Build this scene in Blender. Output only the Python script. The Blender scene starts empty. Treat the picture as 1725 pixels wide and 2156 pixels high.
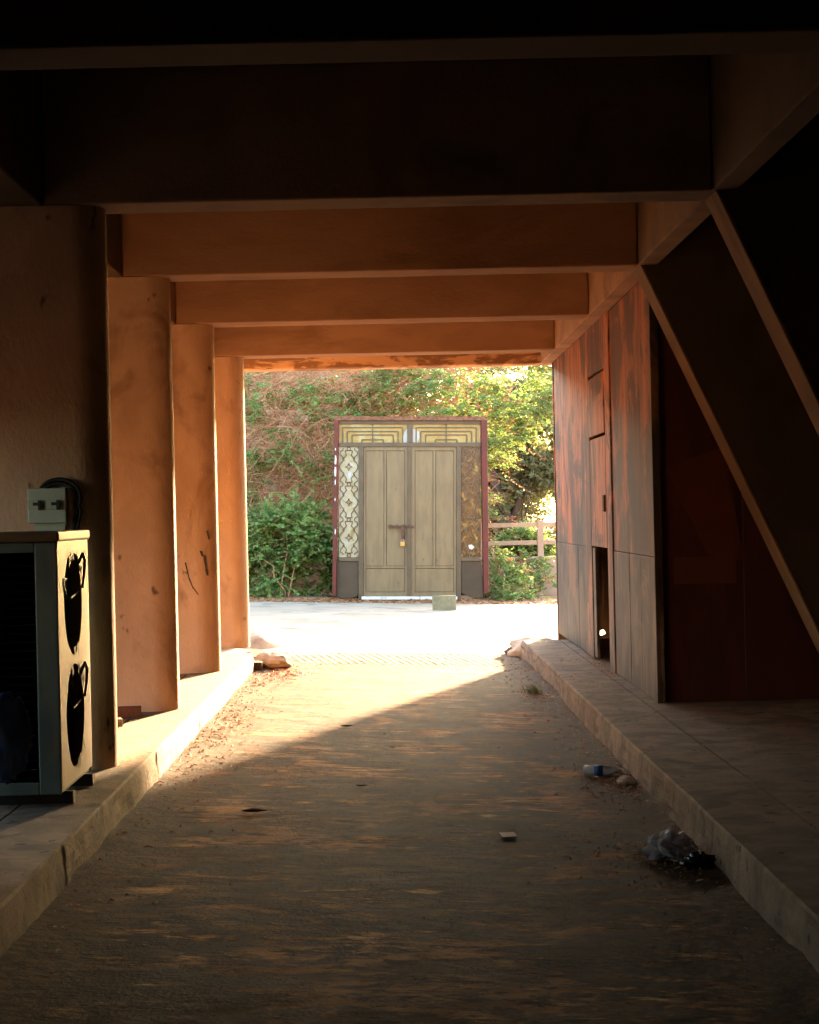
import bpy, math, random
from mathutils import Vector, Matrix, noise
sc = bpy.context.scene
R = math.radians
# ---------------------------------------------------------------- camera, world, sun, exposure
EYE = 1.6
W0, VX, VY, ROLL, FPX = 1725.0, 820.92, 1084.8, 0.0224, 3800.0
cam_d = bpy.data.cameras.new("camera")
cam = bpy.data.objects.new("camera", cam_d)
sc.collection.objects.link(cam)
cam_d.sensor_fit = 'HORIZONTAL'
cam_d.sensor_width = 36.0
cam_d.lens = 36.0 * FPX / W0
cam_d.shift_x = (862.5 - VX) / W0
cam_d.shift_y = (VY - 1078.0) / W0
cam_d.clip_start = 0.1
cam_d.clip_end = 2000
cam.location = (0, 0, EYE)
cam.rotation_euler = (math.pi / 2, ROLL, 0)
sc.camera = cam

SUN_EL, SUN_AZ = R(9.5), math.atan2(0.315, 1.0)
world = bpy.data.worlds.new("World")
sc.world = world
world.use_nodes = True
nt = world.node_tree
nt.nodes.clear()
o_ = nt.nodes.new("ShaderNodeOutputWorld")
b_ = nt.nodes.new("ShaderNodeBackground")
s_ = nt.nodes.new("ShaderNodeTexSky")
s_.sky_type = 'NISHITA'
s_.sun_disc = False
s_.sun_elevation = SUN_EL
s_.sun_rotation = SUN_AZ
s_.dust_density = 2.0
b_.inputs[1].default_value = 0.15
nt.links.new(s_.outputs[0], b_.inputs[0])
nt.links.new(b_.outputs[0], o_.inputs[0])
sd = bpy.data.lights.new("sun", 'SUN')
sd.energy = 4.2
sd.angle = R(2.0)
sd.color = (1.0, 0.66, 0.36)
sun = bpy.data.objects.new("sun", sd)
sc.collection.objects.link(sun)
L = Vector((-math.sin(SUN_AZ) * math.cos(SUN_EL), -math.cos(SUN_AZ) * math.cos(SUN_EL), -math.sin(SUN_EL)))
sun.rotation_euler = L.to_track_quat('-Z', 'Y').to_euler()
sun.location = (10, 40, 12)

sc.view_settings.view_transform = 'Standard'
sc.view_settings.look = 'None'
sc.view_settings.gamma = 1.0
sc.view_settings.use_curve_mapping = False
sc.view_settings.exposure = 3.9
cy = sc.cycles
cy.max_bounces = 10
cy.diffuse_bounces = 8
cy.glossy_bounces = 3
cy.transmission_bounces = 6
cy.transparent_max_bounces = 8
cy.sample_clamp_indirect = 6.0
cy.caustics_reflective = False
cy.caustics_refractive = False
cy.use_denoising = True

rnd = random.Random(7)
C = sc.collection

# ---------------------------------------------------------------- helpers
def tag(o, label=None, cat=None, group=None, kind=None):
    if label: o["label"] = label
    if cat: o["category"] = cat
    if group: o["group"] = group
    if kind: o["kind"] = kind
    return o

def empty(name, loc=(0, 0, 0), label=None, cat=None, group=None):
    o = bpy.data.objects.new(name, None)
    o.empty_display_size = 0.2
    C.objects.link(o)
    o.location = loc
    return tag(o, label, cat, group)

class MB:
    """collects shapes in WORLD coordinates and links them as one mesh object"""
    def __init__(s):
        s.v, s.f = [], []
    def add(s, vs, fs):
        n = len(s.v)
        s.v += [tuple(v) for v in vs]
        s.f += [tuple(i + n for i in f) for f in fs]
        return s
    def box(s, x0, x1, y0, y1, z0, z1):
        vs = [(x0, y0, z0), (x1, y0, z0), (x1, y1, z0), (x0, y1, z0), (x0, y0, z1), (x1, y0, z1), (x1, y1, z1), (x0, y1, z1)]
        return s.add(vs, [(0, 3, 2, 1), (4, 5, 6, 7), (0, 1, 5, 4), (1, 2, 6, 5), (2, 3, 7, 6), (3, 0, 4, 7)])
    def hexa(s, vs):
        return s.add(vs, [(0, 3, 2, 1), (4, 5, 6, 7), (0, 1, 5, 4), (1, 2, 6, 5), (2, 3, 7, 6), (3, 0, 4, 7)])
    def prism_y(s, pts, y0, y1):
        """polygon in (x,z) extruded along y"""
        n = len(pts)
        vs = [(x, y0, z) for x, z in pts] + [(x, y1, z) for x, z in pts]
        fs = [tuple(range(n)), tuple(range(2 * n - 1, n - 1, -1))] + [(i, i + n, (i + 1) % n + n, (i + 1) % n) for i in range(n)]
        return s.add(vs, fs)
    def prism_z(s, pts, z0, z1):
        n = len(pts)
        vs = [(x, y, z0) for x, y in pts] + [(x, y, z1) for x, y in pts]
        fs = [tuple(range(n - 1, -1, -1)), tuple(range(n, 2 * n))] + [(i, (i + 1) % n, (i + 1) % n + n, i + n) for i in range(n)]
        return s.add(vs, fs)
    def tube(s, pts, r, seg=6, r1=None):
        pts = [Vector(p) for p in pts]
        m = len(pts)
        vs, fs = [], []
        up = Vector((0.13, 0.31, 0.94))
        for i, p in enumerate(pts):
            d = (pts[min(i + 1, m - 1)] - pts[max(i - 1, 0)]).normalized()
            a = d.cross(up)
            if a.length < 1e-3: a = d.cross(Vector((1, 0, 0)))
            a.normalize()
            b = d.cross(a)
            rr = r if r1 is None else r + (r1 - r) * i / max(1, m - 1)
            for k in range(seg):
                t = 2 * math.pi * k / seg
                vs.append(p + a * (rr * math.cos(t)) + b * (rr * math.sin(t)))
        for i in range(m - 1):
            for k in range(seg):
                fs.append((i * seg + k, i * seg + (k + 1) % seg, (i + 1) * seg + (k + 1) % seg, (i + 1) * seg + k))
        fs.append(tuple(range(seg - 1, -1, -1)))
        fs.append(tuple((m - 1) * seg + k for k in range(seg)))
        return s.add(vs, fs)
    def lathe(s, axis_o, axis_d, prof, seg=24):
        """prof: list of (distance along axis, radius)"""
        o = Vector(axis_o); d = Vector(axis_d).normalized()
        a = d.cross(Vector((0, 0, 1)))
        if a.length < 1e-3: a = d.cross(Vector((1, 0, 0)))
        a.normalize(); b = d.cross(a)
        vs, fs = [], []
        for h, r in prof:
            for k in range(seg):
                t = 2 * math.pi * k / seg
                vs.append(o + d * h + (a * math.cos(t) + b * math.sin(t)) * r)
        for i in range(len(prof) - 1):
            for k in range(seg):
                fs.append((i * seg + k, i * seg + (k + 1) % seg, (i + 1) * seg + (k + 1) % seg, (i + 1) * seg + k))
        fs.append(tuple(range(seg - 1, -1, -1)))
        fs.append(tuple((len(prof) - 1) * seg + k for k in range(seg)))
        return s.add(vs, fs)
    def build(s, name, mat, parent=None, bevel=0, smooth=False, loc=None, fix=True):
        me = bpy.data.meshes.new(name)
        org = Vector(parent.matrix_basis.translation) if parent else (Vector(loc) if loc else Vector((0, 0, 0)))
        if parent and parent.parent: org = org + Vector(parent.parent.matrix_basis.translation)
        me.from_pydata([tuple(Vector(v) - org) for v in s.v], [], s.f)
        if fix:
            import bmesh
            bm = bmesh.new(); bm.from_mesh(me)
            bmesh.ops.recalc_face_normals(bm, faces=bm.faces)
            bm.to_mesh(me); bm.free()
        me.update()
        o = bpy.data.objects.new(name, me)
        C.objects.link(o)
        if parent: o.parent = parent
        elif loc: o.location = loc
        me.materials.append(mat)
        if smooth:
            for p in me.polygons: p.use_smooth = True
        if bevel:
            m = o.modifiers.new("bevel", 'BEVEL')
            m.width = bevel; m.segments = 2; m.limit_method = 'ANGLE'; m.angle_limit = R(40)
        return o

# ---------------------------------------------------------------- materials
def M_(name, c1, c2=None, scale=3.0, rough=0.85, rough2=None, bump=0.0, bscale=60.0, stretch=(1, 1, 1), c3=None, s3=0.6, lo=0.35, hi=0.65,
       spec=0.4, metal=0.0, transl=0.0, detail=8, fleck=None, fscale=30, famt=0.12):
    m = bpy.data.materials.new(name)
    m.use_nodes = True
    n = m.node_tree; N = n.nodes; K = n.links.new
    b = N["Principled BSDF"]
    b.inputs["Specular IOR Level"].default_value = spec
    b.inputs["Metallic"].default_value = metal
    b.inputs["Roughness"].default_value = rough
    co = N.new("ShaderNodeTexCoord")
    mp = N.new("ShaderNodeMapping")
    mp.inputs["Scale"].default_value = stretch
    K(co.outputs["Object"], mp.inputs[0])
    def nz(sca, det=detail, rg=0.6, dist=0.0):
        t = N.new("ShaderNodeTexNoise")
        t.inputs["Scale"].default_value = sca; t.inputs["Detail"].default_value = det
        t.inputs["Roughness"].default_value = rg; t.inputs["Distortion"].default_value = dist
        K(mp.outputs[0], t.inputs["Vector"])
        return t.outputs["Fac"]
    def ramp(src, a, z):
        r = N.new("ShaderNodeMapRange"); r.interpolation_type = 'SMOOTHSTEP'
        r.inputs["From Min"].default_value = a; r.inputs["From Max"].default_value = z
        K(src, r.inputs["Value"]); return r.outputs[0]
    def mix(f, A, B):
        x = N.new("ShaderNodeMix"); x.data_type = 'RGBA'
        K(f, x.inputs[0])
        for sk, v in ((x.inputs[6], A), (x.inputs[7], B)):
            if isinstance(v, tuple): sk.default_value = (*v, 1)
            else: K(v, sk)
        return x.outputs[2]
    col = c1
    if c2:
        f = ramp(nz(scale, dist=0.4), lo, hi)
        col = mix(f, c1, c2)
        if rough2 is not None:
            r = N.new("ShaderNodeMapRange"); K(f, r.inputs["Value"])
            r.inputs["To Min"].default_value = rough; r.inputs["To Max"].default_value = rough2
            K(r.outputs[0], b.inputs["Roughness"])
    if c3:
        col = mix(ramp(nz(s3, det=6, dist=0.8), 0.52, 0.68), col, c3)
    if fleck:
        col = mix(ramp(nz(fscale, det=3), 1 - famt - 0.28, 1 - famt - 0.22), col, fleck)
    if isinstance(col, tuple): b.inputs["Base Color"].default_value = (*col, 1)
    else: K(col, b.inputs["Base Color"])
    if bump:
        bp = N.new("ShaderNodeBump"); bp.inputs["Strength"].default_value = bump; bp.inputs["Distance"].default_value = 0.02
        K(nz(bscale, det=6, rg=0.65), bp.inputs["Height"])
        K(bp.outputs[0], b.inputs["Normal"])
    if transl:
        tr = N.new("ShaderNodeBsdfTranslucent")
        if isinstance(col, tuple): tr.inputs[0].default_value = (*col, 1)
        else: K(col, tr.inputs[0])
        ms = N.new("ShaderNodeMixShader"); ms.inputs[0].default_value = transl
        K(b.outputs[0], ms.inputs[1]); K(tr.outputs[0], ms.inputs[2])
        K(ms.outputs[0], N["Material Output"].inputs[0])
    return m

def leaf_mat(name, dark, mid, light, yellow=None, transl=0.45):
    m = bpy.data.materials.new(name)
    m.use_nodes = True
    n = m.node_tree; N = n.nodes; K = n.links.new
    b = N["Principled BSDF"]; b.inputs["Roughness"].default_value = 0.5; b.inputs["Specular IOR Level"].default_value = 0.3
    g = N.new("ShaderNodeNewGeometry")
    co = N.new("ShaderNodeTexCoord")
    t = N.new("ShaderNodeTexNoise"); t.inputs["Scale"].default_value = 1.6; t.inputs["Detail"].default_value = 4
    K(co.outputs["Object"], t.inputs["Vector"])
    a = N.new("ShaderNodeMath"); a.operation = 'MULTIPLY_ADD'; a.inputs[1].default_value = 0.45
    K(g.outputs["Random Per Island"], a.inputs[0])
    mr = N.new("ShaderNodeMapRange"); mr.inputs[1].default_value = 0.3; mr.inputs[2].default_value = 0.7; mr.inputs[4].default_value = 0.6
    K(t.outputs["Fac"], mr.inputs[0]); K(mr.outputs[0], a.inputs[2])
    cr = N.new("ShaderNodeValToRGB")
    e = cr.color_ramp.elements
    e[0].position = 0.1; e[0].color = (*dark, 1)
    e[1].position = 0.9; e[1].color = (*light, 1)
    x = e.new(0.5); x.color = (*mid, 1)
    if yellow:
        x = e.new(0.97); x.color = (*yellow, 1)
    K(a.outputs[0], cr.inputs[0])
    K(cr.outputs[0], b.inputs["Base Color"])
    tr = N.new("ShaderNodeBsdfTranslucent"); K(cr.outputs[0], tr.inputs[0])
    ms = N.new("ShaderNodeMixShader"); ms.inputs[0].default_value = transl
    K(b.outputs[0], ms.inputs[1]); K(tr.outputs[0], ms.inputs[2]); K(ms.outputs[0], N["Material Output"].inputs[0])
    return m

plaster = M_("ochre_plaster", (0.59, 0.395, 0.265), (0.47, 0.30, 0.195), scale=1.9, rough=0.85, bump=0.3, bscale=40, lo=0.35, hi=0.65, c3=(0.36, 0.215, 0.135), s3=2.2, fleck=(0.15, 0.09, 0.055), fscale=6, famt=0.05, stretch=(1, 1, 0.55))
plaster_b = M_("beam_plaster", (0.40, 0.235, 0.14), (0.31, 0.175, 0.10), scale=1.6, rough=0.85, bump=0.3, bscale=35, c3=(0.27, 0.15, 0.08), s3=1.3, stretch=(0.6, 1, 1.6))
dim_plaster = M_("shade_dimmed_plaster", (0.25, 0.165, 0.105), (0.17, 0.115, 0.075), scale=1.4, rough=0.9, bump=0.3, bscale=35, c3=(0.11, 0.075, 0.052), s3=1.1)  # darker plaster copy with the passage shade put into its colour
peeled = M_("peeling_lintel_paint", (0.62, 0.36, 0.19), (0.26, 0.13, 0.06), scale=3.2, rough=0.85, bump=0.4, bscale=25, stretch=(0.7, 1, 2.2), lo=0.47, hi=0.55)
slabm = M_("shade_dark_slab", (0.12, 0.085, 0.06), (0.08, 0.06, 0.045), scale=1.2, rough=0.95, bump=0.2, bscale=20)  # shade put into the colour for near beams, struts and near left wall
def lane_mat():
    m = bpy.data.materials.new("dirty_lane_concrete"); m.use_nodes = True
    n = m.node_tree; N = n.nodes; K = n.links.new
    b = N["Principled BSDF"]; b.inputs["Specular IOR Level"].default_value = 0.06; b.inputs["Roughness"].default_value = 0.75
    g = N.new("ShaderNodeNewGeometry")
    def nz(scale, st=(1, 1, 1), det=8, rg=0.6, dist=0.0):
        mp = N.new("ShaderNodeMapping"); mp.inputs["Scale"].default_value = st; K(g.outputs["Position"], mp.inputs[0])
        t = N.new("ShaderNodeTexNoise"); t.inputs["Scale"].default_value = scale; t.inputs["Detail"].default_value = det
        t.inputs["Roughness"].default_value = rg; t.inputs["Distortion"].default_value = dist
        K(mp.outputs[0], t.inputs["Vector"]); return t.outputs["Fac"]
    def rng(src, a, z, lo=0.0, hi=1.0):
        q = N.new("ShaderNodeMapRange"); q.interpolation_type = 'SMOOTHSTEP'
        for k, v in ((1, a), (2, z), (3, lo), (4, hi)): q.inputs[k].default_value = v
        K(src, q.inputs[0]); return q.outputs[0]
    def mix(f, A, B, mode='MIX'):
        x = N.new("ShaderNodeMix"); x.data_type = 'RGBA'; x.blend_type = mode
        if isinstance(f, float): x.inputs[0].default_value = f
        else: K(f, x.inputs[0])
        for sk, v in ((x.inputs[6], A), (x.inputs[7], B)):
            if isinstance(v, tuple): sk.default_value = (*v, 1)
            else: K(v, sk)
        return x.outputs[2]
    def math_(op, a, c):
        q = N.new("ShaderNodeMath"); q.operation = op
        for k, v in ((0, a), (1, c)):
            if isinstance(v, float): q.inputs[k].default_value = v
            else: K(v, q.inputs[k])
        return q.outputs[0]
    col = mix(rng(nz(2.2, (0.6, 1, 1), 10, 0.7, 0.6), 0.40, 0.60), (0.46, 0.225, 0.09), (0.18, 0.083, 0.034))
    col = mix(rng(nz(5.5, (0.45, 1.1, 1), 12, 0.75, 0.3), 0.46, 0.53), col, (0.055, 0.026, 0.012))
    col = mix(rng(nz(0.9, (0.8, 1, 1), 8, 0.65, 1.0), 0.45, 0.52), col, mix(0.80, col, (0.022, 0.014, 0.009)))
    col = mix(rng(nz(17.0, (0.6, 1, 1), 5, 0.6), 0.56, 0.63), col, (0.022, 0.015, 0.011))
    glow = math_('MULTIPLY', rng(nz(8.0, (0.35, 1, 1), 8, 0.7), 0.54, 0.62), rng(nz(1.4, (0.7, 1, 1), 5, 0.6), 0.48, 0.58))  # golden floor sheen painted into the colour as bright streaks
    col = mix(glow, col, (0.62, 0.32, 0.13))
    # dirt drifted against the two kerbs
    sep = N.new("ShaderNodeSeparateXYZ"); K(g.outputs["Position"], sep.inputs[0])
    ax = math_('ABSOLUTE', sep.outputs[0], 0.0)
    e = math_('ADD', ax, math_('MULTIPLY', nz(3.0, det=8, rg=0.7), 0.9))
    col = mix(rng(e, 1.42, 1.75), col, mix(rng(nz(20.0), 0.4, 0.6), (0.10, 0.058, 0.032), (0.045, 0.028, 0.017)))
    K(col, b.inputs["Base Color"])
    bp = N.new("ShaderNodeBump"); bp.inputs["Strength"].default_value = 1.0; bp.inputs["Distance"].default_value = 0.025
    K(math_('ADD', nz(14.0, (0.6, 1, 1), 8, 0.7), math_('MULTIPLY', nz(60.0, det=3), 0.3)), bp.inputs["Height"])
    K(bp.outputs[0], b.inputs["Normal"])
    return m
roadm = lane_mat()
streetm = M_("pale_dusty_street", (0.42, 0.315, 0.22), (0.35, 0.255, 0.17), scale=1.2, rough=0.9, bump=0.4, bscale=20, c3=(0.22, 0.16, 0.115), s3=1.6)
kerbm = M_("worn_kerb_concrete", (0.26, 0.185, 0.12), (0.16, 0.112, 0.072), scale=4, rough=0.88, bump=0.7, bscale=28, c3=(0.115, 0.083, 0.057), s3=2.6, fleck=(0.05, 0.037, 0.027), fscale=10, famt=0.08)
soilm = M_("dry_brown_soil", (0.40, 0.20, 0.10), (0.29, 0.135, 0.065), scale=2, rough=1, bump=0.8, bscale=15, c3=(0.33, 0.23, 0.15), s3=1.5)
hillm = M_("reddish_dry_bank", (0.25, 0.115, 0.06), (0.13, 0.06, 0.03), scale=3, rough=1, bump=1.0, bscale=12, c3=(0.30, 0.17, 0.10), s3=2)
twigm = M_("dry_twig_bark", (0.50, 0.27, 0.14), (0.32, 0.15, 0.075), scale=6, rough=0.9)
barkm = M_("dark_bark", (0.11, 0.075, 0.05), (0.06, 0.04, 0.028), scale=8, rough=0.95, bump=0.6, bscale=30, stretch=(1, 1, 0.3))
leaf_a = leaf_mat("deep_green_leaflets", (0.065, 0.13, 0.035), (0.14, 0.25, 0.06), (0.25, 0.38, 0.10))
leaf_b = leaf_mat("fresh_green_leaflets", (0.08, 0.15, 0.04), (0.17, 0.27, 0.07), (0.30, 0.41, 0.12), (0.38, 0.36, 0.07), transl=0.5)
leaf_c = leaf_mat("grey_green_leaflets", (0.12, 0.14, 0.06), (0.21, 0.23, 0.10), (0.32, 0.33, 0.16))
drym = leaf_mat("dry_brown_leaflets", (0.24, 0.10, 0.04), (0.40, 0.19, 0.08), (0.52, 0.29, 0.14), transl=0.3)
acm = M_("warm_lit_casing", (0.19, 0.125, 0.062), (0.13, 0.085, 0.043), scale=5, rough=0.5, spec=0.5, bump=0.05, bscale=30, c3=(0.2, 0.13, 0.07), s3=3)  # warm light on the fan side is put into this gold colour
acg = M_("grey_green_casing", (0.16, 0.23, 0.21), (0.12, 0.17, 0.16), scale=4, rough=0.5, spec=0.5)
blackm = M_("matt_black_plastic", (0.012, 0.012, 0.013), (0.02, 0.018, 0.016), scale=8, rough=0.6)
latm = M_("tarnished_lattice_iron", (0.16, 0.11, 0.06), rough=0.5)
sootm = M_("dull_black_coil", (0.006, 0.006, 0.007), rough=1.0, spec=0.05)
rustm = M_("rusty_iron", (0.11, 0.05, 0.025), (0.06, 0.03, 0.018), scale=14, rough=0.85, bump=0.3, bscale=80)
doorm = M_("olive_grey_door_paint", (0.175, 0.125, 0.06), (0.14, 0.098, 0.048), scale=3, rough=0.6, bump=0.1, bscale=40, stretch=(3, 3, 0.6), fleck=(0.06, 0.04, 0.02), fscale=8, famt=0.03)
framem = M_("brown_grey_frame_paint", (0.095, 0.065, 0.033), (0.07, 0.049, 0.026), scale=4, rough=0.6)
darkpan = M_("dark_side_panel_paint", (0.055, 0.036, 0.017), (0.04, 0.026, 0.012), scale=4, rough=0.6)
redm = M_("chipped_red_paint", (0.105, 0.014, 0.008), (0.075, 0.012, 0.007), scale=5, rough=0.6, fleck=(0.5, 0.45, 0.4), fscale=7, famt=0.0)
rubm = M_("crumbling_red_render", (0.22, 0.10, 0.055), (0.10, 0.045, 0.025), scale=18, rough=0.95, bump=0.8, bscale=30)
glass_y = M_("yellow_wired_glass", (0.25, 0.165, 0.035), (0.30, 0.22, 0.07), scale=3, rough=0.25, bump=0.3, bscale=60, c3=(0.33, 0.28, 0.13), s3=2)
glass_w = M_("cream_pebbled_glass", (0.27, 0.245, 0.14), (0.33, 0.31, 0.22), scale=5, rough=0.3, bump=0.3, bscale=60, c3=(0.20, 0.145, 0.035), s3=4, fleck=(0.1, 0.06, 0.02), fscale=9, famt=0.04)
glass_a = M_("amber_pebbled_glass", (0.04, 0.019, 0.004), (0.09, 0.045, 0.009), scale=5, rough=0.2, bump=0.4, bscale=30, c3=(0.30, 0.18, 0.035), s3=6)
greyg = M_("pale_grey_glass", (0.32, 0.36, 0.35), rough=0.2)
brassm = M_("worn_brass", (0.45, 0.27, 0.07), rough=0.4, metal=0.5)
steelm = M_("dull_steel", (0.30, 0.29, 0.27), rough=0.35, metal=0.8)
whitem = M_("white_sill_paint", (0.55, 0.56, 0.56), (0.25, 0.25, 0.25), scale=9, rough=0.6, lo=0.55, hi=0.7)
blockm = M_("mossy_grey_concrete", (0.20, 0.20, 0.125), (0.15, 0.15, 0.09), scale=14, rough=0.9, bump=0.4, bscale=60)
pinkm = M_("pinkish_concrete", (0.50, 0.33, 0.23), (0.42, 0.27, 0.18), scale=3, rough=0.9, bump=0.2, bscale=30)
brickm = M_("dull_red_brick", (0.16, 0.06, 0.035), (0.10, 0.04, 0.025), scale=9, rough=0.9, bump=0.4, bscale=40)
stone_w = M_("whitewashed_rubble", (0.52, 0.44, 0.35), (0.38, 0.31, 0.23), scale=5, rough=0.9, bump=0.5, bscale=18)
stone_b = M_("brown_stone", (0.20, 0.115, 0.065), (0.12, 0.07, 0.04), scale=8, rough=0.9, bump=0.5, bscale=30)
bluebag = M_("blue_plastic_sheet", (0.012, 0.05, 0.15), (0.008, 0.03, 0.10), scale=8, rough=0.35, spec=0.5)
clearbag = M_("milky_plastic_film", (0.6, 0.58, 0.6), (0.45, 0.42, 0.43), scale=10, rough=0.3, transl=0.4)
blackbag = M_("shiny_black_plastic", (0.008, 0.008, 0.01), rough=0.15, spec=0.6)
paperm = M_("cream_paper", (0.8, 0.7, 0.58), rough=0.9)
switchm = M_("pale_green_switch_plate", (0.40, 0.47, 0.39), (0.34, 0.40, 0.33), scale=6, rough=0.5)
bottle_m = M_("clear_bottle_plastic", (0.7, 0.75, 0.8), (0.45, 0.5, 0.56), scale=9, rough=0.12, spec=0.7, transl=0.5)
labelm = M_("blue_bottle_label", (0.02, 0.12, 0.42), rough=0.4)

def weathered_board(name, orange, grey, split=1.5, streak=9.0, amount=0.5):
    """stained boards: orange paint above, washed-out grey-brown below, vertical runs"""
    m = bpy.data.materials.new(name); m.use_nodes = True
    n = m.node_tree; N = n.nodes; K = n.links.new
    b = N["Principled BSDF"]; b.inputs["Roughness"].default_value = 0.6; b.inputs["Specular IOR Level"].default_value = 0.35
    g = N.new("ShaderNodeNewGeometry")
    sep = N.new("ShaderNodeSeparateXYZ"); K(g.outputs["Position"], sep.inputs[0])
    mp = N.new("ShaderNodeMapping"); mp.inputs["Scale"].default_value = (1, 1, 0.09); K(g.outputs["Position"], mp.inputs[0])
    t = N.new("ShaderNodeTexNoise"); t.inputs["Scale"].default_value = streak; t.inputs["Detail"].default_value = 6; t.inputs["Roughness"].default_value = 0.65
    K(mp.outputs[0], t.inputs["Vector"])
    mp2 = N.new("ShaderNodeMapping"); mp2.inputs["Scale"].default_value = (1, 0.8, 0.5); K(g.outputs["Position"], mp2.inputs[0])
    t2 = N.new("ShaderNodeTexNoise"); t2.inputs["Scale"].default_value = 1.9; t2.inputs["Detail"].default_value = 5; t2.inputs["Distortion"].default_value = 0.6
    K(mp2.outputs[0], t2.inputs["Vector"])
    def rng(src, a, z, lo=0.0, hi=1.0):
        q = N.new("ShaderNodeMapRange"); q.interpolation_type = 'SMOOTHSTEP'
        for k, v in ((1, a), (2, z), (3, lo), (4, hi)): q.inputs[k].default_value = v
        K(src, q.inputs[0]); return q.outputs[0]
    def math_(op, a, c):
        q = N.new("ShaderNodeMath"); q.operation = op
        for k, v in ((0, a), (1, c)):
            if isinstance(v, float): q.inputs[k].default_value = v
            else: K(v, q.inputs[k])
        return q.outputs[0]
    def mix(f, A, B, mode='MIX'):
        x = N.new("ShaderNodeMix"); x.data_type = 'RGBA'; x.blend_type = mode
        if isinstance(f, float): x.inputs[0].default_value = f
        else: K(f, x.inputs[0])
        for sk, v in ((x.inputs[6], A), (x.inputs[7], B)):
            if isinstance(v, tuple): sk.default_value = (*v, 1)
            else: K(v, sk)
        return x.outputs[2]
    streakf = t.outputs["Fac"]; blot = t2.outputs["Fac"]
    h = math_('MULTIPLY', math_('SUBTRACT', split, sep.outputs[2]), 0.17)
    f = math_('ADD', math_('ADD', h, blot), math_('MULTIPLY', streakf, 0.55))
    col = mix(rng(f, 0.76, 0.86), orange, grey)
    # pale washed runs, dark soot blotches and drips
    def tex(scale, st, det=6, rg=0.65, dist=0.5):
        mpq = N.new("ShaderNodeMapping"); mpq.inputs["Scale"].default_value = st; K(g.outputs["Position"], mpq.inputs[0])
        q = N.new("ShaderNodeTexNoise"); q.inputs["Scale"].default_value = scale; q.inputs["Detail"].default_value = det; q.inputs["Roughness"].default_value = rg; q.inputs["Distortion"].default_value = dist
        K(mpq.outputs[0], q.inputs["Vector"]); return q.outputs["Fac"]
    col = mix(rng(tex(7.0, (1, 1, 0.05)), 0.58, 0.66), col, tuple(min(1, c * 1.7 + 0.03) for c in grey))
    col = mix(rng(tex(1.3, (1, 1, 0.7), 8, 0.7, 0.8), 0.47, 0.56), col, mix(0.75, col, (0.03, 0.022, 0.016)))
    col = mix(rng(tex(14.0, (1, 1, 0.06)), 0.58, 0.68), col, mix(0.7, col, (0.03, 0.02, 0.014)))
    col = mix(rng(tex(9.0, (1, 1, 1), 4), 0.64, 0.69), col, (0.04, 0.028, 0.02))
    col = mix(1.0, col, rng(streakf, 0.3, 0.7, 1 - amount * 0.6, 1 + amount * 0.4), 'MULTIPLY')
    K(col, b.inputs["Base Color"])
    bp = N.new("ShaderNodeBump"); bp.inputs["Strength"].default_value = 0.4; bp.inputs["Distance"].default_value = 0.01
    K(streakf, bp.inputs["Height"]); K(bp.outputs[0], b.inputs["Normal"])
    return m
board = weathered_board("stained_boards", (0.36, 0.115, 0.04), (0.105, 0.07, 0.044), split=2.0, amount=0.75)
board_o = weathered_board("orange_door_boards", (0.44, 0.145, 0.042), (0.18, 0.10, 0.055), split=1.0, amount=0.7)
board_g = weathered_board("grey_lower_boards", (0.20, 0.11, 0.06), (0.09, 0.066, 0.045), split=1.5, amount=0.7)
board_r = M_("dark_red_boards", (0.10, 0.026, 0.018), (0.07, 0.02, 0.014), scale=2, rough=0.7, stretch=(2, 1, 0.5))
board_r2 = M_("patched_red_board", (0.15, 0.042, 0.026), (0.11, 0.03, 0.02), scale=3, rough=0.7)

# ---------------------------------------------------------------- setting: ground, road, pavements
def road_z(x):
    return 0.004 - 0.031 * max(-4.0, min(4.0, x))
def grid(x0, x1, y0, y1, nx, ny, zf):
    mb = MB(); vs = []; fs = []
    for j in range(ny + 1):
        for i in range(nx + 1):
            x = x0 + (x1 - x0) * i / nx; y = y0 + (y1 - y0) * j / ny
            vs.append((x, y, zf(x, y)))
    for j in range(ny):
        for i in range(nx):
            a = j * (nx + 1) + i
            fs.append((a, a + 1, a + nx + 2, a + nx + 1))
    return mb.add(vs, fs)
def lane_z(x, y):
    n = noise.noise(Vector((x * 0.9, y * 0.5, 0.3))) * 0.010 + noise.noise(Vector((x * 2.6, y * 2.9, 4.3))) * 0.007 + noise.noise(Vector((x * 7.1, y * 9.2, 2.3))) * 0.004
    k = max(0.0, (abs(x) - 1.1) / 0.35)
    n += k * k * (0.012 + 0.022 * max(0, noise.noise(Vector((x * 4, y * 1.8, 8))) + 0.2))
    return road_z(x) + n
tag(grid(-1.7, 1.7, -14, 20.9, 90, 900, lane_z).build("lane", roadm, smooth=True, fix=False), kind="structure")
def street_z(x, y):
    return road_z(x) - 0.004 + noise.noise(Vector((x * 0.5, y * 0.5, 2.3))) * 0.008
tag(grid(-40, 40, 20.6, 33.0, 160, 40, street_z).build("street", streetm, smooth=True, fix=False), kind="structure")
def sstep(a, b, x):
    t = max(0, min(1, (x - a) / (b - a))); return t * t * (3 - 2 * t)
def ground_z(x, y):
    z = road_z(x) - 0.03 + (0.03 + noise.noise(Vector((x * 0.8, y * 0.8, 1.0))) * 0.05) * sstep(32.2, 34.0, y)
    bank = sstep(36.5, 42.5, y + 0.6 * noise.noise(Vector((x * 0.4, 0, 5)))) * 6.0 * (1 - sstep(-0.2, 2.0, x)) * (1 - sstep(47, 60, y) * 0.5)
    bank *= sstep(-40, -14, x)
    bank += noise.noise(Vector((x * 1.1, y * 1.1, 7.0))) * 0.25 * min(1, bank)
    return z + bank
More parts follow.
